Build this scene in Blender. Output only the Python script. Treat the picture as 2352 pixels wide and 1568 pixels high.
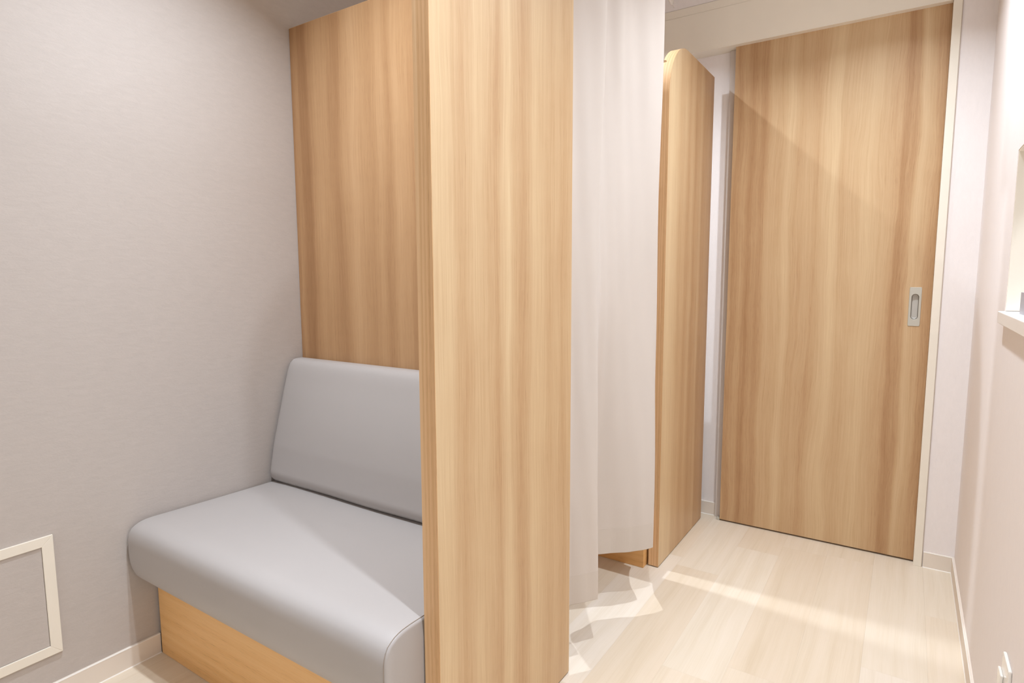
import bpy, bmesh, math, random
from mathutils import Vector, Matrix
random.seed(7)
for o in list(bpy.data.objects): bpy.data.objects.remove(o)
C = bpy.context.scene.collection
PI = math.pi

# ------------------------------------------------------------------ camera
F_PX, YAW, PITCH, ROLL, CX, CH = 1378.39, 0.5826, 0.1092, -0.0037, 1.8192, 1.12
cam_d = bpy.data.cameras.new('camera'); cam = bpy.data.objects.new('camera', cam_d); C.objects.link(cam)
cam_d.sensor_width = 36; cam_d.lens = 36*F_PX/2352; cam_d.clip_start = 0.02
fw = Vector((-math.sin(YAW)*math.cos(PITCH), math.cos(YAW)*math.cos(PITCH), -math.sin(PITCH)))
r0 = Vector((math.cos(YAW), math.sin(YAW), 0)); u0 = r0.cross(fw)
rt = r0*math.cos(ROLL)+u0*math.sin(ROLL); up = rt.cross(fw)
M = Matrix((rt, up, -fw)).transposed().to_4x4(); M.translation = Vector((CX, 0, CH))
cam.matrix_world = M
bpy.context.scene.camera = cam

# ------------------------------------------------------------------ world and exposure
w = bpy.data.worlds.new('world'); bpy.context.scene.world = w; w.use_nodes = True
w.node_tree.nodes['Background'].inputs[0].default_value = (1, .97, .93, 1)
w.node_tree.nodes['Background'].inputs[1].default_value = 0.3
vs = bpy.context.scene.view_settings
vs.view_transform = 'Standard'; vs.look = 'None'; vs.gamma = 1; vs.use_curve_mapping = False
vs.exposure = 0.11
CEIL = 2.40
LCOL = (.89, .995, 1.11)
# (x, y, power in watts, beam in degrees): booth lamps over the benches, corridor lamps, unseen fill lamp added behind the camera
LAMPS = [(.62, .81, 11.9, 124), (.62, 2.13, 9.6, 131), (1.66, .69, 10.8, 121), (1.69, 1.97, 10.4, 124), (1.0, -2.9, 24, 160)]
LAMP_R = .022
RECEPTION = (2.75, 1.2, 13)

# ------------------------------------------------------------------ helpers
def tag(o, label=None, cat=None, group=None, kind=None):
    if label: o['label'] = label
    if cat: o['category'] = cat
    if group: o['group'] = group
    if kind: o['kind'] = kind
    return o

def empty(name, loc, label=None, cat=None, group=None, kind=None):
    o = bpy.data.objects.new(name, None); C.objects.link(o); o.location = loc
    o.empty_display_size = .05
    return tag(o, label, cat, group, kind)

def box_uv(bm, seed=(0, 0)):
    uv = bm.loops.layers.uv.verify()
    for f in bm.faces:
        n = f.normal; a = max(range(3), key=lambda i: abs(n[i]))
        for l in f.loops:
            p = l.vert.co
            if a == 0: q = (p.y, p.z)
            elif a == 1: q = (p.x, p.z)
            else: q = (p.x, p.y)
            l[uv].uv = (q[0]+seed[0], q[1]+seed[1])

def obj(name, bm, mat, parent=None, smooth=False, bevel=0, seg=2, seed=(0, 0), uv=True):
    """bmesh in world coordinates -> linked object whose origin sits at its own base centre"""
    bm.normal_update()
    if bevel > 0:
        es = [e for e in bm.edges if len(e.link_faces) == 2 and e.calc_face_angle(0) > .5]
        bmesh.ops.bevel(bm, geom=es, offset=bevel, segments=seg, profile=.5, affect='EDGES')
        bm.normal_update()
    if uv: box_uv(bm, seed)
    xs = [v.co for v in bm.verts]
    lo = Vector([min(p[i] for p in xs) for i in range(3)]); hi = Vector([max(p[i] for p in xs) for i in range(3)])
    org = Vector(((lo.x+hi.x)/2, (lo.y+hi.y)/2, lo.z))
    bmesh.ops.translate(bm, verts=bm.verts, vec=-org)
    me = bpy.data.meshes.new(name); bm.to_mesh(me); bm.free()
    if smooth:
        for p in me.polygons: p.use_smooth = True
    me.materials.append(mat)
    o = bpy.data.objects.new(name, me); C.objects.link(o)
    if parent is not None:
        o.parent = parent
        pw = Vector((0, 0, 0)); q = parent
        while q is not None: pw += q.location; q = q.parent
        o.location = org - pw
    else: o.location = org
    return o

def add_box(bm, x0, x1, y0, y1, z0, z1):
    vs_ = [bm.verts.new((x, y, z)) for x in (x0, x1) for y in (y0, y1) for z in (z0, z1)]
    for f in ((0,1,3,2), (4,6,7,5), (0,4,5,1), (2,3,7,6), (0,2,6,4), (1,5,7,3)):
        bm.faces.new([vs_[i] for i in f])
    bmesh.ops.recalc_face_normals(bm, faces=bm.faces)
    return bm

def box(name, x0, x1, y0, y1, z0, z1, mat, parent=None, bevel=0, seed=(0, 0)):
    return obj(name, add_box(bmesh.new(), x0, x1, y0, y1, z0, z1), mat, parent, bevel=bevel, seed=seed)

def prism(bm, pts, ax, a0, a1):
    """closed polygon pts (2-D) extruded along axis ax from a0 to a1"""
    def mk(p, a):
        q = list(p); q.insert(ax, a); return bm.verts.new(q)
    A = [mk(p, a0) for p in pts]; B = [mk(p, a1) for p in pts]
    n = len(pts)
    bm.faces.new(A); bm.faces.new(B[::-1])
    for i in range(n): bm.faces.new((A[i], B[i], B[(i+1) % n], A[(i+1) % n]))
    bmesh.ops.recalc_face_normals(bm, faces=bm.faces)
    return bm

def tube(bm, pts, r, n=8, closed=False):
    P = [Vector(p) for p in pts]; rings = []
    m = len(P)
    for i in range(m):
        a = P[(i-1) % m] if (closed or i > 0) else P[0]
        b = P[(i+1) % m] if (closed or i < m-1) else P[-1]
        t = (b-a).normalized(); h = Vector((0, 0, 1)) if abs(t.z) < .9 else Vector((1, 0, 0))
        s = t.cross(h).normalized(); s2 = t.cross(s)
        rings.append([bm.verts.new(P[i]+s*r*math.cos(2*PI*k/n)+s2*r*math.sin(2*PI*k/n)) for k in range(n)])
    for i in range(m if closed else m-1):
        A, B = rings[i], rings[(i+1) % m]
        for k in range(n): bm.faces.new((A[k], A[(k+1) % n], B[(k+1) % n], B[k]))
    if not closed: bm.faces.new(rings[0][::-1]); bm.faces.new(rings[-1])
    bmesh.ops.recalc_face_normals(bm, faces=bm.faces)
    return bm

def lin(c):
    return tuple((x/12.92 if x <= .04045 else ((x+.055)/1.055)**2.4) for x in [v/255 for v in c])+(1,)

# ------------------------------------------------------------------ materials
class NT:
    def __init__(s, name, rough=.5, spec=.5):
        s.m = bpy.data.materials.new(name); s.m.use_nodes = True
        s.t = s.m.node_tree; s.b = s.t.nodes['Principled BSDF']
        s.b.inputs['Roughness'].default_value = rough
        s.b.inputs['Specular IOR Level'].default_value = spec
    def n(s, typ, **kw):
        nd = s.t.nodes.new(typ)
        for k, v in kw.items():
            if isinstance(k, str) and hasattr(nd, k): setattr(nd, k, v)
            else: nd.inputs[k.replace('_', ' ')].default_value = v
        return nd
    def l(s, a, b): s.t.links.new(a, b)
    def noise(s, vec, scale, detail=3, rough=.5, dist=0):
        nd = s.t.nodes.new('ShaderNodeTexNoise'); nd.inputs['Scale'].default_value = scale
        nd.inputs['Detail'].default_value = detail; nd.inputs['Roughness'].default_value = rough
        nd.inputs['Distortion'].default_value = dist
        s.l(vec, nd.inputs['Vector']); return nd.outputs['Fac']
    def mapping(s, vec, sc, loc=(0, 0, 0)):
        nd = s.t.nodes.new('ShaderNodeMapping'); nd.inputs['Scale'].default_value = sc
        nd.inputs['Location'].default_value = loc
        s.l(vec, nd.inputs['Vector']); return nd.outputs['Vector']
    def math(s, op, a, b=None, c=None):
        nd = s.t.nodes.new('ShaderNodeMath'); nd.operation = op
        for i, v in enumerate((a, b, c)):
            if v is None: continue
            if isinstance(v, (int, float)): nd.inputs[i].default_value = v
            else: s.l(v, nd.inputs[i])
        return nd.outputs[0]
    def mixc(s, fac, a, b, mode='MIX'):
        nd = s.t.nodes.new('ShaderNodeMix'); nd.data_type = 'RGBA'; nd.blend_type = mode
        for i, v in ((0, fac), (6, a), (7, b)):
            if isinstance(v, (int, float, tuple)): nd.inputs[i].default_value = v
            else: s.l(v, nd.inputs[i])
        return nd.outputs[2]
    def ramp(s, fac, stops, interp='LINEAR'):
        nd = s.t.nodes.new('ShaderNodeValToRGB'); cr = nd.color_ramp; cr.interpolation = interp
        while len(cr.elements) < len(stops): cr.elements.new(.5)
        for e, (p, c) in zip(cr.elements, stops):
            e.position = p; e.color = c if len(c) == 4 else tuple(c)+(1,)
        s.l(fac, nd.inputs[0]); return nd.outputs['Color']
    def bump(s, h, strength, dist):
        nd = s.t.nodes.new('ShaderNodeBump'); nd.inputs['Strength'].default_value = strength
        nd.inputs['Distance'].default_value = dist
        s.l(h, nd.inputs['Height']); s.l(nd.outputs[0], s.b.inputs['Normal'])

def plain(name, c, rough=.5, spec=.5, metal=0, vary=.015):
    k = NT(name, rough, spec); g = k.n('ShaderNodeNewGeometry').outputs['Position']
    nz = k.noise(g, 6, 2)
    col = lin(c); a = tuple(x*(1-vary) for x in col[:3])+(1,); b = tuple(min(1, x*(1+vary)) for x in col[:3])+(1,)
    k.l(k.ramp(nz, [(.3, a), (.7, b)]), k.b.inputs['Base Color'])
    k.b.inputs['Metallic'].default_value = metal
    return k.m

def wallpaper(name, c, grain=.035, horizontal=True, bump=.35):
    k = NT(name, .8, .25); g = k.n('ShaderNodeNewGeometry').outputs['Position']
    fine = k.noise(k.mapping(g, (170, 170, 520) if horizontal else (520, 520, 150)), 1, 3, .6)
    mid = k.noise(k.mapping(g, (26, 26, 90) if horizontal else (90, 90, 26)), 1, 4, .65, .6)
    big = k.noise(g, 5, 3)
    h = k.math('ADD', k.math('MULTIPLY', fine, .5), mid)
    col = lin(c)
    f = k.math('ADD', k.math('MULTIPLY', h, .6), k.math('MULTIPLY', big, .1))
    lo = tuple(x*(1-grain*1.6) for x in col[:3]); hi = tuple(min(1, x*(1+grain)) for x in col[:3])
    k.l(k.ramp(f, [(.3, lo), (.7, hi)]), k.b.inputs['Base Color'])
    k.bump(h, bump, .0012)
    return k.m

def wood(name, stops, width, tones, seed=0., warp=.012, along='v', grain=1., rough=.42, streak=1.):
    """laminate with its own printed figure: stops = (u in metres, tone 0..1) across the grain"""
    k = NT(name, rough, .35)
    uv = k.n('ShaderNodeUVMap').outputs['UV']
    sp = k.t.nodes.new('ShaderNodeSeparateXYZ'); k.l(uv, sp.inputs[0])
    U, V = (sp.outputs[0], sp.outputs[1]) if along == 'v' else (sp.outputs[1], sp.outputs[0])
    cm = k.t.nodes.new('ShaderNodeCombineXYZ'); k.l(U, cm.inputs[0]); k.l(V, cm.inputs[1]); cm.inputs[2].default_value = seed
    vec = cm.outputs[0]
    wv = k.noise(k.mapping(vec, (7, 1.6, 1), (seed, 0, 0)), 1, 3, .5)
    wv2 = k.noise(k.mapping(vec, (30, 5, 1), (seed, 3, 0)), 1, 2, .5)
    Uw = k.math('ADD', U, k.math('ADD', k.math('MULTIPLY', k.math('SUBTRACT', wv, .5), warp*4),
                                 k.math('MULTIPLY', k.math('SUBTRACT', wv2, .5), warp*.35)))
    u01 = k.math('DIVIDE', Uw, width)
    figure = k.ramp(u01, [(max(0, min(1, a/width)), (t, t, t)) for a, t in stops], 'B_SPLINE' if len(stops) < 3 else 'EASE')
    cmw = k.t.nodes.new('ShaderNodeCombineXYZ'); k.l(Uw, cmw.inputs[0]); k.l(V, cmw.inputs[1]); cmw.inputs[2].default_value = seed
    band = k.noise(k.mapping(cmw.outputs[0], (17, 1.9, 1)), 1, 4, .6, .3)
    fineb = k.noise(k.mapping(cmw.outputs[0], (150, 1.5, 1)), 1, 3, .6)
    vf = k.noise(k.mapping(cmw.outputs[0], (620, 5, 1)), 1, 2, .6)
    pore = k.noise(k.mapping(cmw.outputs[0], (800, 22, 1), (5, 2, 0)), 1, 2, .5)
    t = k.math('ADD', figure, k.math('MULTIPLY', k.math('SUBTRACT', band, .5), .36*streak))
    t = k.math('ADD', t, k.math('MULTIPLY', k.math('SUBTRACT', k.noise(k.mapping(vec, (9, 3.2, 1), (seed, 7, 0)), 1, 3, .6), .5), .30*streak))
    t = k.math('ADD', t, k.math('MULTIPLY', k.math('SUBTRACT', fineb, .5), .26*grain))
    t = k.math('ADD', t, k.math('MULTIPLY', k.math('SUBTRACT', vf, .5), .36*grain))
    n = len(tones)
    col = k.ramp(t, [(i/(n-1), lin(c)) for i, c in enumerate(tones)])
    pk = k.ramp(pore, [(.57, (0, 0, 0)), (.68, (1, 1, 1))])
    # pores gather in the darker figure
    pd = k.math('MULTIPLY', pk, k.ramp(t, [(.25, (1, 1, 1)), (.6, (.15, .15, .15))]))
    col = k.mixc(k.math('MULTIPLY', pd, .36*grain), col, lin((146, 102, 66)))
    k.l(col, k.b.inputs['Base Color'])
    k.bump(vf, .08, .0006)
    return k.m

TONES = [(160, 116, 80), (181, 141, 101), (197, 160, 120), (209, 177, 137), (221, 193, 153), (230, 206, 168)]
M_white = plain('white_melamine', (245, 236, 221), .45, .4)
M_whitew = plain('white_vinyl_baseboard', (238, 226, 213), .5, .4)
M_caulk_highlight = plain('white_caulk_highlight', (250, 244, 236), .5, .4)  # caulk bead, also the painted highlight on the baseboard tops
M_ceil = plain('ceiling_paper', (238, 232, 224), .9, .1)
M_wallgrey = wallpaper('grey_woven_wallpaper', (199, 189, 182))
M_wallwhite = wallpaper('white_wallpaper', (247, 239, 236), .018, False, .3)
M_sill = plain('sill_white', (248, 243, 238), .35, .5)
M_reveal = plain('reveal_cream', (246, 236, 222), .6, .3)
M_dark = plain('gap_shade_brown', (120, 102, 86), .8, .2)
M_groove = plain('groove_grey', (206, 190, 176), .8, .2)
M_metalgrey = plain('satin_nickel', (200, 196, 184), .4, .5, .2)
M_cup = plain('satin_nickel_cup', (204, 198, 188), .4, .5, .1)
M_cupd = plain('cup_rim_dark', (112, 104, 92), .5, .4, .3)
M_black = plain('black_plastic', (40, 38, 36), .5, .4)
M_gloss = plain('gloss_white_plastic', (240, 234, 226), .12, .6)
M_tray = plain('grey_blue_plastic', (176, 174, 182), .4, .4)
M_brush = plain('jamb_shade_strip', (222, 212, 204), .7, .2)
M_thread = plain('seam_thread', (164, 150, 138), .7, .2)

def vinyl(name, c):
    k = NT(name, .48, .45); g = k.n('ShaderNodeNewGeometry').outputs['Position']
    a = k.noise(g, 520, 3, .6); b = k.noise(g, 3, 2)
    col = lin(c)
    k.l(k.ramp(b, [(.3, tuple(x*.985 for x in col[:3])), (.7, tuple(x*1.015 for x in col[:3]))]), k.b.inputs['Base Color'])
    k.bump(a, .10, .0005)
    return k.m
M_vinyl = vinyl('light_grey_vinyl', (181, 174, 170))

def cloth(name, c):
    k = NT(name, .85, .15); g = k.n('ShaderNodeNewGeometry').outputs['Position']
    a = k.noise(k.mapping(g, (900, 900, 900)), 1, 2, .5); b = k.noise(k.mapping(g, (6, 6, 2.5)), 1, 3, .5, .4)
    col = lin(c)
    k.l(k.ramp(b, [(.3, tuple(x*.98 for x in col[:3])), (.7, tuple(min(1, x*1.015) for x in col[:3]))]), k.b.inputs['Base Color'])
    k.b.inputs['Sheen Weight'].default_value = .15
    h = k.math('ADD', k.math('MULTIPLY', a, .15), b)
    k.bump(h, .25, .004)
    tr = k.t.nodes.new('ShaderNodeBsdfTranslucent'); tr.inputs[0].default_value = col
    mx = k.t.nodes.new('ShaderNodeMixShader'); mx.inputs[0].default_value = .03
    out = k.t.nodes['Material Output']
    k.l(k.b.outputs[0], mx.inputs[1]); k.l(tr.outputs[0], mx.inputs[2]); k.l(mx.outputs[0], out.inputs[0])
    return k.m
M_cloth = cloth('off_white_curtain_cloth', (214, 202, 192))
M_hem = cloth('curtain_hem_cloth', (212, 200, 189))

def floor_mat(name, c, seed):
    k = NT(name, .38, .45)
    uv = k.n('ShaderNodeUVMap').outputs['UV']
    vec = k.mapping(uv, (1, 1, 1), (seed*3.1, seed*1.7, 0))
    wv = k.noise(k.mapping(vec, (5, 1.2, 1)), 1, 3)
    sp = k.t.nodes.new('ShaderNodeSeparateXYZ'); k.l(vec, sp.inputs[0])
    cm = k.t.nodes.new('ShaderNodeCombineXYZ')
    k.l(k.math('ADD', sp.outputs[0], k.math('MULTIPLY', wv, .05)), cm.inputs[0]); k.l(sp.outputs[1], cm.inputs[1])
    band = k.noise(k.mapping(cm.outputs[0], (28, 1.1, 1)), 1, 4, .6)
    fine = k.noise(k.mapping(cm.outputs[0], (420, 4, 1)), 1, 2, .6)
    t = k.math('ADD', k.math('MULTIPLY', band, .7), k.math('MULTIPLY', fine, .3))
    col = lin(c)
    k.l(k.ramp(t, [(.3, tuple(a*b for a, b in zip(col, (.91, .885, .84)))), (.5, col), (.7, tuple(min(1, a*b) for a, b in zip(col, (1.05, 1.06, 1.10))))]), k.b.inputs['Base Color'])
    k.bump(fine, .05, .0005)
    return k.m
M_floor = [floor_mat('pale_plank_%s' % n, c, i) for i, (n, c) in enumerate((('a', (230, 214, 192)), ('b', (232, 218, 198)), ('c', (228, 211, 188)), ('d', (235, 222, 205))))]

# ------------------------------------------------------------------ room shell
W = 2.0202      # right wall
YN = -4.2       # wall behind the camera
YW = 2.712      # face of the door wall (right part)
YP = 2.788      # face of the thin pocket wall
box('wall_left', -.10, 0, YN-.1, 2.9, -.05, CEIL, M_wallgrey)['kind'] = 'structure'
box('wall_rear', 0, 2.15, YN-.1, YN, -.05, CEIL, M_wallwhite)['kind'] = 'structure'
box('ceiling', -.1, 3.5, YN-.1, 2.9, CEIL, CEIL+.1, M_ceil)['kind'] = 'structure'
# door wall: pocket wall behind the sliding door, full wall on the right and above the header
bm = bmesh.new()
add_box(bm, 0, 1.93, YP, 2.9, -.05, CEIL)
add_box(bm, 1.9215, W, YW, YP, -.05, CEIL)
add_box(bm, 0, 1.9215, YW, YP, 2.272, CEIL)
obj('wall_back', bm, M_wallwhite)['kind'] = 'structure'
# right wall with the counter opening
OY0, OY1, OZ0, OZ1, WT = .95, 1.90, 1.0, 1.4145, .12
bm = bmesh.new()
add_box(bm, W, W+WT, YN, OY0, -.05, CEIL)
add_box(bm, W, W+WT, OY1, 2.9, -.05, CEIL)
add_box(bm, W, W+WT, OY0, OY1, -.05, OZ0)
add_box(bm, W, W+WT, OY0, OY1, OZ1, CEIL)
obj('wall_right', bm, M_wallwhite)['kind'] = 'structure'
# opening lining
wt = empty('window_1', (W+WT/2, (OY0+OY1)/2, OZ0), kind='structure')
box('window_jamb', W+.001, W+WT-.001, OY1-.004, OY1, OZ0+.03, OZ1-.004, M_reveal, wt)
box('window_jamb', W+.001, W+WT-.001, OY0, OY0+.004, OZ0+.03, OZ1-.004, M_reveal, wt)
box('window_head', W+.001, W+WT-.001, OY0, OY1, OZ1-.004, OZ1, M_reveal, wt)
box('window_sill', W-.013, W+WT+.06, OY0+.005, OY1+.004, OZ0, OZ0+.0285, M_sill, wt, bevel=.0015)
# reception room beyond
bm = bmesh.new()
add_box(bm, 3.4, 3.5, -.2, 2.6, -.05, CEIL); add_box(bm, W+WT, 3.4, -.3, -.2, -.05, CEIL); add_box(bm, W+WT, 3.4, 2.5, 2.6, -.05, CEIL)
obj('wall_reception', bm, M_reveal)['kind'] = 'structure'

# ------------------------------------------------------------------ floor planks
fl = empty('floor', (1, .5, -.05), kind='structure')
box('subfloor', -.1, 3.5, YN-.1, 2.9, -.05, -.0058, M_floor[2], fl)
ends = {1.926: 2.3135, 1.766: 1.897, 1.606: 2.62, 1.446: 1.688, 1.286: 2.503, 1.126: 2.213}
PL, PITCHX = .912, .160
for i in range(-8, 5):
    x0 = 1.286+PITCHX*i; x1 = x0+PITCHX
    if x1 < 0.005 or x0 > W: continue
    e = ends.get(round(x0, 3), (i*.37) % PL+1.2)
    while e > YN: e -= PL
    y = e
    while y < 2.79:
        ya, yb = max(y, YN), min(y+PL, 2.788)
        xa, xb = max(x0, 0), min(x1, W)
        if yb-ya > .01 and xb-xa > .005:
            g = .00007
            mi = M_floor[random.choice((0, 0, 1, 2, 3))]
            if xa > 1.9 and ya > 2.2: mi = M_floor[1]
            bm = add_box(bmesh.new(), xa+g, xb-g, ya+g, yb-g, -.006, 0)
            bm.normal_update()
            es = [ed for ed in bm.edges if all(v.co.z > -.001 for v in ed.verts)]
            obj('plank', bm, mi, fl, seed=(random.random()*9, random.random()*9))
        y += PL

# ------------------------------------------------------------------ baseboards (60 mm, soft top edge, white bead at the floor)
def baseboard(name, a, b, face, nrm):
    """runs from a to b on the wall face; nrm: direction out of the wall"""
    t, h = .007, .0617
    prof = [(0, 0), (t, 0), (t, h-.003), (t-.0012, h-.001), (t-.003, h), (0, h)]
    bead = [(t, 0), (t+.0020, 0), (t+.0005, .0020), (t, .0026)]
    edge_highlight = [(t-.0001, h-.0036), (t+.0005, h-.0030), (t+.0004, h-.001), (t-.0012, h-.0002)]  # whiter strip along the top edge, a highlight put into colour
    root = None
    for nm, pr, mt in (('board', prof, M_whitew), ('bead', bead, M_caulk_highlight), ('edge_highlight', edge_highlight, M_caulk_highlight)):
        bm = bmesh.new()
        if face[0] == 'x': prism(bm, [(face[1]+nrm*p, z) for p, z in pr], 1, a, b)
        else: prism(bm, [(face[1]+nrm*p, z) for p, z in pr], 0, a, b)
        if root is None:
            root = obj(name, bm, mt); root['kind'] = 'structure'
        else: obj(nm, bm, mt, root)
baseboard('baseboard_left', YN, .8315, ('x', 0), 1)
baseboard('baseboard_right', YN, YW-.0005, ('x', W), -1)
baseboard('baseboard_back', 1.9245, W-.0062, ('y', YW), -1)
baseboard('baseboard_pocket', 1.045, 1.1225, ('y', YP), -1)
baseboard('baseboard_rear', .008, W-.008, ('y', YN), 1)

# ------------------------------------------------------------------ sliding door with its frame
tr = empty('trim_1', (1.0, YW, 2.074), kind='structure')     # header box
bm = bmesh.new()
add_box(bm, .02, 1.8935, 2.7071, 2.7271, 2.078, 2.236)
obj('header_board', bm, M_white, tr, bevel=.001)
box('header_lip', .02, 1.8935, 2.7065, YP, 2.0745, 2.0785, M_white, tr)
box('header_cap', .02, 1.9215, 2.7095, YP, 2.2368, 2.2705, M_white, tr, bevel=.001)
j = box('trim_2', 1.8943, 1.9205, 2.7045, YP, 0, 2.236, M_white, bevel=.001); j['kind'] = 'structure'
j = box('trim_3', 1.9207, 1.9228, 2.7075, 2.712, .0, 2.236, M_groove); j['kind'] = 'structure'
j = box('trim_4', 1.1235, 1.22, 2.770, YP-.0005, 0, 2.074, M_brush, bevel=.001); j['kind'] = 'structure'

DX0, DX1, DY = 1.1545, 1.8938, 2.7352
def us(*a): return list(a)
door_st = us((0, .45), (.012, .30), (.05, .42), (.075, .22), (.10, .38), (.13, .30), (.16, .55), (.20, .50), (.225, .66), (.26, .48), (.30, .52), (.325, .44),
             (.37, .62), (.40, .72), (.43, .52), (.47, .58), (.52, .66), (.56, .56), (.60, .45), (.622, .20), (.645, .30), (.67, .62), (.695, .50), (.72, .34), (.745, .22))
def shift(st, d): return [(a, t+d) for a, t in st]
M_door = wood('door_laminate', door_st, .745, TONES, seed=2.3, warp=.014, streak=.55)
dr = empty('door_1', ((DX0+DX1)/2, DY+.018, .008), kind='structure')
bm = bmesh.new(); px0, px1, pz0, pz1 = 1.8425-.0135, 1.8425+.0135, .9975-.0505, .9975+.0505     # pocket of the flush pull
for a in ((DX0, px0, .0075, 2.09), (px1, DX1, .0075, 2.09), (px0, px1, .0075, pz0), (px0, px1, pz1, 2.09)): add_box(bm, a[0], a[1], DY, DY+.012, a[2], a[3])
add_box(bm, DX0, DX1, DY+.012, DY+.033, .0075, 2.09)
obj('door_leaf', bm, M_door, dr, seed=(-DX0, .0))
box('door_guide', 1.139, 1.1535, DY+.002, DY+.022, 0, .012, M_metalgrey, dr, bevel=.001)
box('door_gap_shade', DX0, DX1, DY+.006, DY+.026, 0.0003, .007, M_dark, dr)  # brown strip standing in for the shade under the door

# flush pull: plate with a stadium hole and a sunk cup
HX, HZ = 1.8425, .9975
hw, hh, rs, hs = .0195, .0735, .0118, .048
def stad(r, half, n=12):
    pts = []
    for k in range(n+1):
        a = PI*k/n; pts.append((r*math.cos(a), half-r+r*math.sin(a)))
    for k in range(n+1):
        a = PI+PI*k/n; pts.append((r*math.cos(a), -(half-r)+r*math.sin(a)))
    return pts
def ring_surface(loops):
    bm = bmesh.new(); rings = []
    for pts, yy in loops: rings.append([bm.verts.new((HX+p[0], yy, HZ+p[1])) for p in pts])
    for A, B in zip(rings, rings[1:]):
        n = len(A)
        for i in range(n): bm.faces.new((A[i], A[(i+1) % n], B[(i+1) % n], B[i]))
    return bm, rings
def rect_like(pts, a, b, rc=.003):
    out = []
    for x, z in pts:
        s = max(abs(x)/a, abs(z)/b) if (x or z) else 1
        out.append((x/s, z/s))
    return out
S0 = stad(rs, hs)
outer = []
n_ = len(S0)
per = []
for k in range(n_):   # match stadium points to the plate outline by angle-like parameter
    x, z = S0[k]
    q = Vector((x, z*.25)).normalized()
    s = max(abs(q.x)/hw, abs(q.y)/(hh*.25)); outer.append((q.x/s, q.y/s/.25))
def bulge(pts, k): return [(x*k, z*(1-(1-k)*hw/hh)) for x, z in pts]
pull = empty('door_handle', (HX, DY, HZ-hh)); pull.parent = dr; pull.location = Vector((HX, DY, HZ-hh))-Vector(dr.location)
bm, rings = ring_surface([(outer, DY+.0005), (outer, DY-.0012), (bulge(outer, .95), DY-.0022), (stad(rs+.0012, hs+.0012), DY-.0026), (S0, DY-.002)])
bmesh.ops.recalc_face_normals(bm, faces=bm.faces)
obj('plate', bm, M_metalgrey, pull)
bm, rings = ring_surface([(S0, DY-.002), (stad(rs-.0008, hs-.0008), DY+.002), (stad(rs-.0018, hs-.0018), DY+.009)])
bmesh.ops.recalc_face_normals(bm, faces=bm.faces)
obj('rim', bm, M_cupd, pull, smooth=True)
bm, rings = ring_surface([(stad(rs-.0018, hs-.0018), DY+.0088), (stad(rs-.004, hs-.006), DY+.0105)])
bm.faces.new(rings[-1]); bmesh.ops.recalc_face_normals(bm, faces=bm.faces)
obj('cup', bm, M_cup, pull)
# the leaf face is cut by the cup: sink it (thin recess box of the leaf hidden behind the plate)

# ------------------------------------------------------------------ partitions
PH = 1.9597
PX0, PX1 = 1.0350, 1.0751
def panel_outline(y0, y1, R=.20, n=48):
    pts = [(y1, .004), (y1, PH)]
    for k in range(n+1):
        a = PI/2+PI/2*k/n
        pts.append((y0+R+R*math.cos(a), PH-R+R*math.sin(a)))
    pts.append((y0, .004))
    return pts
front_st = us((0, .70), (.045, .68), (.066, .54), (.09, .46), (.11, .52), (.135, .62), (.16, .58), (.19, .50), (.212, .40), (.235, .62), (.255, .70), (.275, .52),
              (.31, .38), (.335, .48), (.36, .66), (.40, .60), (.44, .50), (.475, .56), (.51, .44), (.54, .54), (.555, .60))
M_front = wood('front_partition_laminate', front_st, .56, TONES, seed=5.1, warp=.010, grain=1.15, streak=.6)
round_st = us((0, .70), (.04, .78), (.10, .70), (.15, .50), (.19, .56), (.24, .42), (.29, .54), (.33, .36), (.38, .46), (.41, .56), (.44, .34), (.50, .40), (.566, .28))
M_round = wood('far_partition_laminate', round_st, .57, TONES, seed=8.4, warp=.010, streak=.6)
edge_st = us((0, .55), (.006, .60), (.012, .38), (.016, .55), (.021, .34), (.026, .50), (.031, .30), (.036, .42), (.041, .36))
M_edge = wood('edge_band_laminate', edge_st, .041, [(184,136,90),(206,160,112),(218,174,127),(228,188,143),(236,202,160),(242,212,172)], seed=1.7, warp=.0025, streak=.35)
back_st = us((0, .18), (.03, .34), (.05, .16), (.075, .12), (.10, .34), (.13, .44), (.17, .40), (.20, .30), (.23, .22), (.27, .44), (.30, .58), (.34, .44),
             (.38, .36), (.42, .48), (.455, .30), (.49, .52), (.53, .44), (.56, .30), (.60, .36), (.64, .5), (.7, .3), (.76, .48), (.82, .36), (.9, .5), (1.03, .3))
M_back = wood('back_board_laminate', back_st, 1.035, [(160,117,79),(177,134,94),(192,150,108),(204,163,121),(215,177,137),(225,190,151)], seed=3.9, warp=.012, streak=.5)
plinth_st = us((0, .55), (.02, .35), (.035, .6), (.05, .45), (.065, .68), (.08, .4), (.1, .6), (.12, .42), (.14, .62), (.16, .5), (.18, .65), (.22, .5))
M_plinth = wood('plinth_laminate', plinth_st, .22, [(226, 168, 104), (234, 180, 116), (240, 190, 128), (244, 200, 142)], seed=6.2, warp=.004, along='u', streak=.4, grain=1.5)

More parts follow.
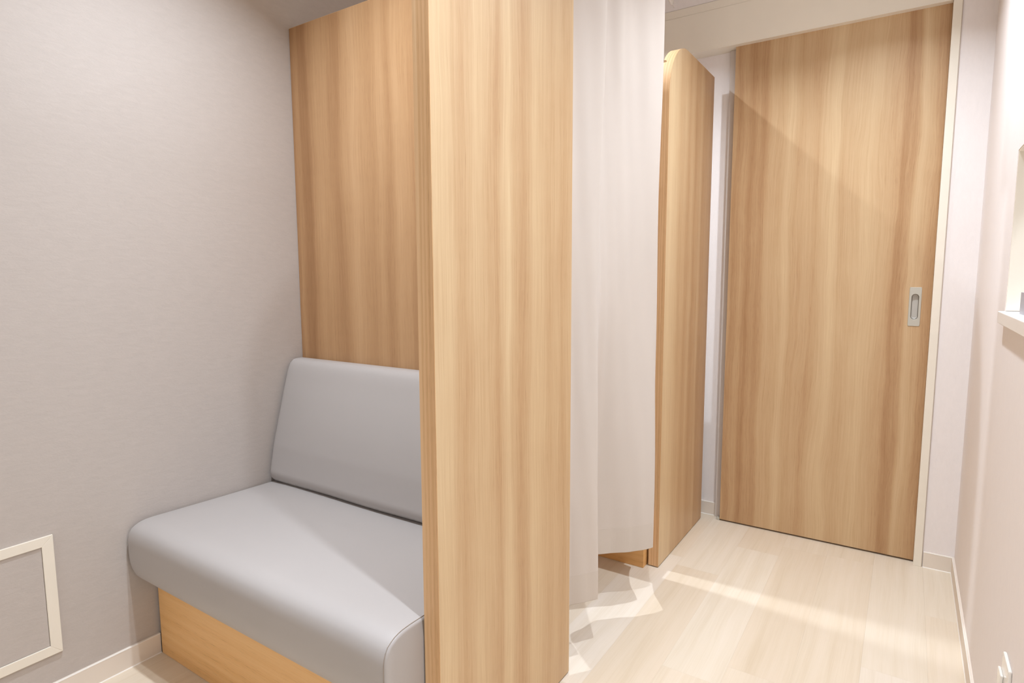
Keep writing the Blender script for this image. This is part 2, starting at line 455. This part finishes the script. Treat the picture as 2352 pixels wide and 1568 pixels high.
def side_partition(y0, y1, mat, label):
    t = empty('partition_panel', ((PX0+PX1)/2, (y0+y1)/2, 0), label, 'partition', None)
    bm = prism(bmesh.new(), panel_outline(y0+.001, y1), 0, PX0, PX1)
    obj('board', bm, mat, t, bevel=.0008, seed=(-y0, 0))
    # edge band wrapping the near edge, the rounded corner and the top
    o1 = panel_outline(y0, y1)[1:]; o2 = panel_outline(y0+.0012, y1)[1:]
    o1[0] = (y1, PH+.0004); o2[0] = (y1, PH-.0006)
    bm = bmesh.new(); uv = bm.loops.layers.uv.verify()
    L = 0; prev = None; rows = []
    for (a, b), (c, d) in zip(o1, o2):
        if prev: L += math.hypot(a-prev[0], b-prev[1])
        prev = (a, b)
        rows.append(([bm.verts.new((x, yy, zz)) for x, yy, zz in ((PX0+.0003, a, b), (PX1-.0003, a, b), (PX1-.0003, c, d), (PX0+.0003, c, d))], L))
    for (A, la), (B, lb) in zip(rows, rows[1:]):
        for i in range(4):
            f = bm.faces.new((A[i], A[(i+1) % 4], B[(i+1) % 4], B[i]))
            for l_ in f.loops:
                l_[uv].uv = (l_.vert.co.x-PX0, la if l_.vert in A else lb)
    bmesh.ops.recalc_face_normals(bm, faces=bm.faces)
    obj('edge_band', bm, M_edge, t, uv=False)
    return t
side_partition(.8618, 1.4167, M_front, 'tall light wood partition panel nearest the camera, beside the grey bench')
rp = side_partition(2.1450, 2.7130, M_round, 'wood partition panel with rounded top corner standing beyond the white curtain')
bm = bmesh.new(); add_box(bm, 1.012, 1.0349, 2.1835, 2.1925, 1.868, 1.900); obj('bracket', bm, M_black, rp, bevel=.002)

def back_board(y0, label):
    t = empty('back_board', (.517, y0+.018, 0), label, 'partition')
    box('board', .0015, 1.0335, y0, y0+.0355, .004, PH, M_back, t, bevel=.0008)
    box('top_band', .0015, 1.0335, y0+.0005, y0+.035, PH, PH+.0008, M_edge, t)
    return t
back_board(1.3808, 'wide wood board standing behind the grey bench backrest')

# ------------------------------------------------------------------ benches
def arc(cx, cy, r, a0, a1, n=6):
    return [(cx+r*math.cos(math.radians(a0+(a1-a0)*k/n)), cy+r*math.sin(math.radians(a0+(a1-a0)*k/n))) for k in range(n+1)]
def offset_poly(pts, d):
    n = len(pts); out = []
    for i in range(n):
        a, b, c = Vector(pts[i-1]), Vector(pts[i]), Vector(pts[(i+1) % n])
        t = (c-a)
        if t.length < 1e-9: out.append(tuple(b)); continue
        t.normalize(); nn = Vector((-t.y, t.x)); out.append(tuple(b+nn*d))
    return out
def resample(pts, n):
    L = [0]
    for a, b in zip(pts, pts[1:]+pts[:1]): L.append(L[-1]+math.hypot(b[0]-a[0], b[1]-a[1]))
    out = []; P = pts+pts[:1]; i = 0
    for k in range(n):
        s = L[-1]*k/n
        while L[i+1] < s: i += 1
        u = (s-L[i])/max(1e-9, L[i+1]-L[i]); out.append((P[i][0]*(1-u)+P[i+1][0]*u, P[i][1]*(1-u)+P[i+1][1]*u))
    return out
def area(p): return sum(p[i-1][0]*p[i][1]-p[i][0]*p[i-1][1] for i in range(len(p)))/2
def cushion(prof, x0, x1, rl, rr, wave=None, n=120, nx=40):
    """closed (y,z) profile swept along x with softly rounded ends"""
    if area(prof) < 0: prof = prof[::-1]
    prof = resample(prof, n)
    st = []
    K = 5
    for k in range(K+1):
        a = PI/2*k/K; st.append((x0+rl*(1-math.sin(a)) if 0 else x0+rl-rl*math.cos(a), rl-rl*math.sin(a)))
    for k in range(1, nx): st.append((x0+rl+(x1-rr-x0-rl)*k/nx, 0))
    for k in range(K+1):
        a = PI/2*(K-k)/K; st.append((x1-rr+rr*math.cos(a), rr-rr*math.sin(a)))
    bm = bmesh.new(); rings = []
    for x, d in st:
        P = offset_poly(prof, d) if d > 0 else prof
        rings.append([bm.verts.new(Vector((x, p[0], p[1]))+(Vector(wave(x, p)) if wave else Vector())) for p in P])
    for A, B in zip(rings, rings[1:]):
        for i in range(n): bm.faces.new((A[i], A[(i+1) % n], B[(i+1) % n], B[i]))
    cy = sum(p[0] for p in prof)/n; cz = sum(p[1] for p in prof)/n
    for R, sgn in ((rings[0], -1), (rings[-1], 1)):
        mid = []; b = .004
        inner = [bm.verts.new((v.co.x+sgn*b, cy+(v.co.y-cy)*.7, cz+(v.co.z-cz)*.7)) for v in R]
        c = bm.verts.new((R[0].co.x+sgn*b*1.3, cy, cz))
        for i in range(n):
            bm.faces.new((R[i], R[(i+1) % n], inner[(i+1) % n], inner[i]))
            bm.faces.new((inner[i], inner[(i+1) % n], c))
    bmesh.ops.recalc_face_normals(bm, faces=bm.faces)
    return bm, prof
def bench(dy, label):
    t = empty('upholstered_bench', (.515, 1.05+dy, 0), label, 'bench')
    # plinth
    p = empty('plinth', (.515, 1.05+dy, 0)); p.parent = t; p.location = (0, 0, 0)
    box('front_board', .0105, 1.0275, .832+dy, .850+dy, 0.0005, .216, M_plinth, p, bevel=.0006)
    box('end_board', 1.0095, 1.0273, .8505+dy, 1.375+dy, 0.0005, .216, M_plinth, p, bevel=.0006)
    box('end_board', .0105, .0285, .8505+dy, 1.375+dy, 0.0005, .216, M_plinth, p, bevel=.0006)
    # seat
    prof = [(1.25, .4145), (1.15, .4165), (1.0, .4205), (.88, .4245), (.835, .4262), (.806, .4256), (.786, .4203), (.7705, .4105), (.7622, .397), (.7592, .380), (.7588, .345),
            (.7603, .318), (.765, .294), (.774, .271), (.791, .250), (.812, .2345), (.835, .2265), (.95, .2205), (1.25, .2165)]
    def wave(x, q):
        if q[1] < .3: return (0, 0, 0)
        k = max(0, min(1, (q[1]-.3)/.1)); e = min(1, max(0, (1.03-x)/.12))*min(1, x/.12)
        e = e*e*(3-2*e)
        return (0, 0, (.003*e + .0012*math.sin(x*9)*(q[0] > 1.1))*k)
    sh = lambda P: [(a+dy, b) for a, b in P]
    wv = lambda x, q: wave(x, (q[0]-dy, q[1]))
    bm, pr = cushion(sh(prof), .0075, 1.0275, .010, .008, wv)
    seat = obj('seat_cushion', bm, M_vinyl, t, smooth=True)
    sx = 1.0222
    pts = [Vector((sx, q[0], q[1]))+Vector(wv(sx, q))+Vector((0, 0, 0)) for q in offset_poly(pr, -.0001)]
    obj('seam', tube(bmesh.new(), pts, .0008, 6, True), M_thread, seat, smooth=True)
    # backrest
    bp = [(1.2135, .452), (1.2165, .434), (1.228, .4207), (1.25, .4180), (1.375, .4178), (1.3795, .43), (1.3795, .81), (1.376, .826), (1.362, .8335), (1.340, .8345), (1.326, .8315), (1.314, .822), (1.3065, .808), (1.3000, .79), (1.28, .722), (1.255, .630), (1.232, .545)]
    def wb(x, q):
        yb = (q[0]-dy); e = min(1, max(0, (1.03-x)/.2))*min(1, max(0, x/.2))
        h = max(0, min(1, (q[1]-.43)/.2))*max(0, min(1, (.83-q[1])/.2)); h = h*h*(3-2*h); e = e*e*(3-2*e)
        return (0, -.008*e*h*(yb < 1.33), -.0012*math.sin(x*16)*(q[1] < .44))
    bm, _ = cushion(sh(bp), .0075, 1.0295, .022, .010, wb)
    obj('backrest', bm, M_vinyl, t, smooth=True)
    return t
bench(0, 'light grey vinyl bench with slanted backrest and wood plinth in the open booth')
bench(2.1130-.832, 'second bench behind the white curtain, only its wood plinth showing under the hem')

# ------------------------------------------------------------------ curtain
def catmull(P, m):
    out = []
    for i in range(len(P)-1):
        p0 = P[max(0, i-1)]; p1 = P[i]; p2 = P[i+1]; p3 = P[min(len(P)-1, i+2)]
        for k in range(m):
            t = k/m
            out.append(tuple(.5*((2*b)+(-a+c)*t+(2*a-5*b+4*c-d)*t*t+(-a+3*b-3*c+d)*t**3) for a, b, c, d in zip(p0, p1, p2, p3)))
    out.append(P[-1]); return out
# control points (x, y, hem height)
BOT = [(1.050, 1.423, .172), (1.052, 1.462, .172), (1.082, 1.503, .172), (1.104, 1.537, .172), (1.074, 1.570, .178), (1.005, 1.592, .19), (.964, 1.622, .198),
       (.978, 1.672, .20), (.992, 1.728, .20), (1.040, 1.776, .20), (1.086, 1.815, .20), (1.118, 1.852, .20), (1.144, 1.893, .20), (1.098, 1.955, .20), (1.063, 2.018, .20), (1.043, 2.085, .20)]
MID = [(1.052, 1.423), (1.056, 1.462), (1.074, 1.500), (1.088, 1.542), (1.076, 1.580), (1.060, 1.615), (1.050, 1.650),
       (1.048, 1.690), (1.050, 1.735), (1.058, 1.785), (1.066, 1.838), (1.082, 1.900), (1.101, 1.980), (1.085, 2.020), (1.062, 2.055), (1.045, 2.100)]
TOP = [(1.056, 1.423), (1.060, 1.462), (1.075, 1.520), (1.090, 1.584), (1.070, 1.610), (1.040, 1.632), (1.030, 1.665),
       (1.040, 1.705), (1.062, 1.755), (1.056, 1.810), (1.064, 1.868), (1.092, 1.922), (1.111, 1.972), (1.092, 2.002), (1.074, 2.035), (1.050, 2.100)]
ct = empty('curtain', (1.06, 1.75, 0), 'off-white fabric curtain hanging in loose folds across the middle booth', 'curtain')
mS = 8
cbs = catmull([tuple(p) for p in BOT], mS); cb = []
for i, p in enumerate(cbs):           # stiff cloth: folds turn sharply at the hem
    a = BOT[i//mS]; b = BOT[min(len(BOT)-1, i//mS+1)]; t = (i % mS)/mS
    cb.append(tuple(.35*q+.65*(u*(1-t)+v*t) for q, u, v in zip(p, a, b)))
cmid = catmull([(a, b, 0) for a, b in MID], mS); ctop = catmull([(a, b, 0) for a, b in TOP], mS)
ZT, ZM = 2.365, 1.10
def cpos(i, z01):
    """z01: 0 at the hem, 1 at the top"""
    zb = cb[i][2]; z = zb+(ZT-zb)*z01
    if z < ZM:
        t = (z-zb)/(ZM-zb); s = t*t*(3-2*t); a, b = cb[i], cmid[i]
    else:
        t = min(1, (z-ZM)/(2.05-ZM)); s = t*t*(3-2*t); a, b = cmid[i], ctop[i]
    x = a[0]*(1-s)+b[0]*s; y = a[1]*(1-s)+b[1]*s
    k = i/mS
    amp = .0022
    x += amp*math.sin(z*7+k*1.9)*math.sin(k*2.7+z*2.1)
    return Vector((x, y, z))
def cloth_sheet(i0, i1, ts, off=0, thick=.0010):
    bm = bmesh.new(); G = []
    for t in ts:
        row = []
        for i in range(i0, i1+1):
            p = cpos(i, t)
            a = cpos(max(i0, i-1), t); b = cpos(min(i1, i+1), t); d = (b-a); nrm = Vector((d.y, -d.x, 0)).normalized()
            row.append((p, nrm))
        G.append(row)
    A = [[bm.verts.new(p+nr*(off+thick/2)) for p, nr in row] for row in G]
    B = [[bm.verts.new(p+nr*(off-thick/2)) for p, nr in row] for row in G]
    R, Q = len(G), len(G[0])
    for r in range(R-1):
        for q in range(Q-1):
            bm.faces.new((A[r][q], A[r][q+1], A[r+1][q+1], A[r+1][q])); bm.faces.new((B[r][q], B[r+1][q], B[r+1][q+1], B[r][q+1]))
    for r in range(R-1):
        for q in (0, Q-1): bm.faces.new((A[r][q], A[r+1][q], B[r+1][q], B[r][q]))
    for q in range(Q-1):
        for r in (0, R-1): bm.faces.new((A[r][q], B[r][q], B[r][q+1], A[r][q+1]))
    bmesh.ops.recalc_face_normals(bm, faces=bm.faces)
    return bm
N = len(cb)-1
obj('cloth', cloth_sheet(0, N, [k/70 for k in range(71)]), M_cloth, ct, smooth=True)
obj('hem', cloth_sheet(0, N, [.0005+.040*k/5 for k in range(6)], 0, .0015), M_hem, ct, smooth=False)
obj('side_hem', cloth_sheet(0, 4, [k/70 for k in range(71)], 0, .0020), M_hem, ct, smooth=True)
obj('side_hem', cloth_sheet(N-2, N, [k/70 for k in range(71)], 0, .0020), M_hem, ct, smooth=True)
# heading tape: stiff pleated band at the top
HP = [(1.058+.0, 1.43, 0), (1.078, 1.50, 0), (1.096, 1.585, 0), (1.045, 1.66, 0), (1.072, 1.75, 0), (1.060, 1.83, 0), (1.098, 1.92, 0), (1.120, 1.97, 0), (1.100, 2.02, 0), (1.078, 2.10, 0), (1.076, 2.155, 0)]
hc = catmull(HP, 8)
bm = bmesh.new()
rows = []
for zz, o in ((2.046, .0045), (2.056, .003), (2.2, .002), (2.365, .002)):
    rows.append([[bm.verts.new((p[0]+o+d, p[1], zz+(.018*max(0, (1.2-abs(k-78))/1.2) if zz < 2.1 else 0))) for k, p in enumerate(hc)] for d in (.0012, -.0012)])
for (A, B), (C2, D) in zip(rows, rows[1:]):
    for q in range(len(hc)-1):
        bm.faces.new((A[q], A[q+1], C2[q+1], C2[q])); bm.faces.new((B[q], D[q], D[q+1], B[q+1]))
    for q in (0, len(hc)-1): bm.faces.new((A[q], C2[q], D[q], B[q]))
for (A, B) in (rows[0], rows[-1]):
    for q in range(len(hc)-1): bm.faces.new((A[q], B[q], B[q+1], A[q+1]))
bmesh.ops.recalc_face_normals(bm, faces=bm.faces)
obj('heading_tape', bm, M_hem, ct, smooth=True)
tk = empty('curtain_track', (1.06, 1.79, 2.378), 'white curtain track on the ceiling above the off-white curtain', 'curtain track')
bm = bmesh.new(); prism(bm, [(1.048, 2.400), (1.048, 2.378), (1.056, 2.378), (1.056, 2.394), (1.066, 2.394), (1.066, 2.378), (1.074, 2.378), (1.074, 2.400)], 1, 1.42, 2.17)
obj('rail', bm, M_white, tk)
for k in range(11):
    y = 1.44+.068*k
    obj('runner', add_box(bmesh.new(), 1.0575, 1.0645, y-.004, y+.004, 2.364, 2.392), M_white, tk, bevel=.001)

# ------------------------------------------------------------------ access hatch on the left wall
hy1, hz0, hz1, fwid = .589, .1389, .4589, .0253
hy0 = hy1-.32
ht = empty('access_hatch', (.0, (hy0+hy1)/2, hz0), 'square access hatch with white mitred frame low on the grey wall', 'hatch')
ht.location = (0, (hy0+hy1)/2, hz0)
box('panel', .0004, .0022, hy0+fwid+.001, hy1-fwid-.001, hz0+fwid+.001, hz1-fwid-.001, M_wallgrey, ht)
for a, b, c, d in (((hy0, hz0), (hy1, hz0), (hy1-fwid, hz0+fwid), (hy0+fwid, hz0+fwid)), ((hy1, hz0), (hy1, hz1), (hy1-fwid, hz1-fwid), (hy1-fwid, hz0+fwid)),
                   ((hy1, hz1), (hy0, hz1), (hy0+fwid, hz1-fwid), (hy1-fwid, hz1-fwid)), ((hy0, hz1), (hy0, hz0), (hy0+fwid, hz0+fwid), (hy0+fwid, hz1-fwid))):
    bm = prism(bmesh.new(), [a, b, c, d], 0, .0, .006)
    obj('frame_strip', bm, M_white, ht, bevel=.0009)

# ------------------------------------------------------------------ outlet on the right wall
ot = empty('wall_outlet', (W, 1.41, .245), 'white plastic outlet plate low on the right wall, cut by the frame edge', 'outlet')
box('plate', W-.0065, W, 1.372, 1.447, .270, .388, M_gloss, ot, bevel=.003)
box('socket_block', W-.0115, W-.0064, 1.414, 1.452, .285, .3525, M_gloss, ot, bevel=.002)

# ------------------------------------------------------------------ small tray on the counter sill
sy = 1.79
tb = empty('card_tray', (W+.05, sy, OZ0+.0285), 'small grey card tray standing on the white counter sill', 'tray')
bm = bmesh.new()
prism(bm, [(W+.015, 1.0286), (W+.015, 1.078), (W+.018, 1.078), (W+.018, 1.032), (W+.071, 1.032), (W+.071, 1.078), (W+.074, 1.078), (W+.074, 1.0286)], 1, sy-.09, sy)
obj('tray_body', bm, M_tray, tb)
box('tray_end', W+.0151, W+.0739, sy, sy+.003, 1.0286, 1.078, M_tray, tb)

# ------------------------------------------------------------------ ceiling downlights
def downlight(x, y, pw, beam, label):
    t = empty('downlight', (x, y, CEIL), label, 'ceiling light', 'recessed ceiling downlights')
    bm = bmesh.new(); n = 32; R = [(.050, CEIL), (.050, CEIL-.004), (.046, CEIL-.005), (.041, CEIL-.003), (.040, CEIL)]
    rg = [[bm.verts.new((x+r*math.cos(2*PI*k/n), y+r*math.sin(2*PI*k/n), z)) for k in range(n)] for r, z in R]
    for A, B in zip(rg, rg[1:]):
        for k in range(n): bm.faces.new((A[k], A[(k+1) % n], B[(k+1) % n], B[k]))
    bmesh.ops.recalc_face_normals(bm, faces=bm.faces)
    obj('trim_ring', bm, M_white, t, smooth=True)
    d = bpy.data.lights.new('lamp', 'AREA'); d.shape = 'DISK'; d.size = LAMP_R*2; d.energy = pw; d.color = LCOL
    d.spread = math.radians(beam)
    o = bpy.data.objects.new('lamp', d); C.objects.link(o); o.parent = t; o.location = (0, 0, -.006)
names = ['over the open bench booth', 'over the curtained booth', 'over the corridor beside the nearest partition', 'over the corridor before the sliding door',
         'added behind the camera as unseen fill light']
for (x, y, pw, be), nm in zip(LAMPS, names): downlight(x, y, pw, be, 'round recessed downlight in the ceiling '+nm)
d = bpy.data.lights.new('reception_lamp', 'AREA'); d.shape = 'DISK'; d.size = .3; d.energy = RECEPTION[2]; d.color = LCOL
o = bpy.data.objects.new('reception_lamp', d); C.objects.link(o); o.location = (RECEPTION[0], RECEPTION[1], CEIL-.01)
tag(o, 'round lamp in the ceiling of the room behind the counter opening', 'ceiling light')
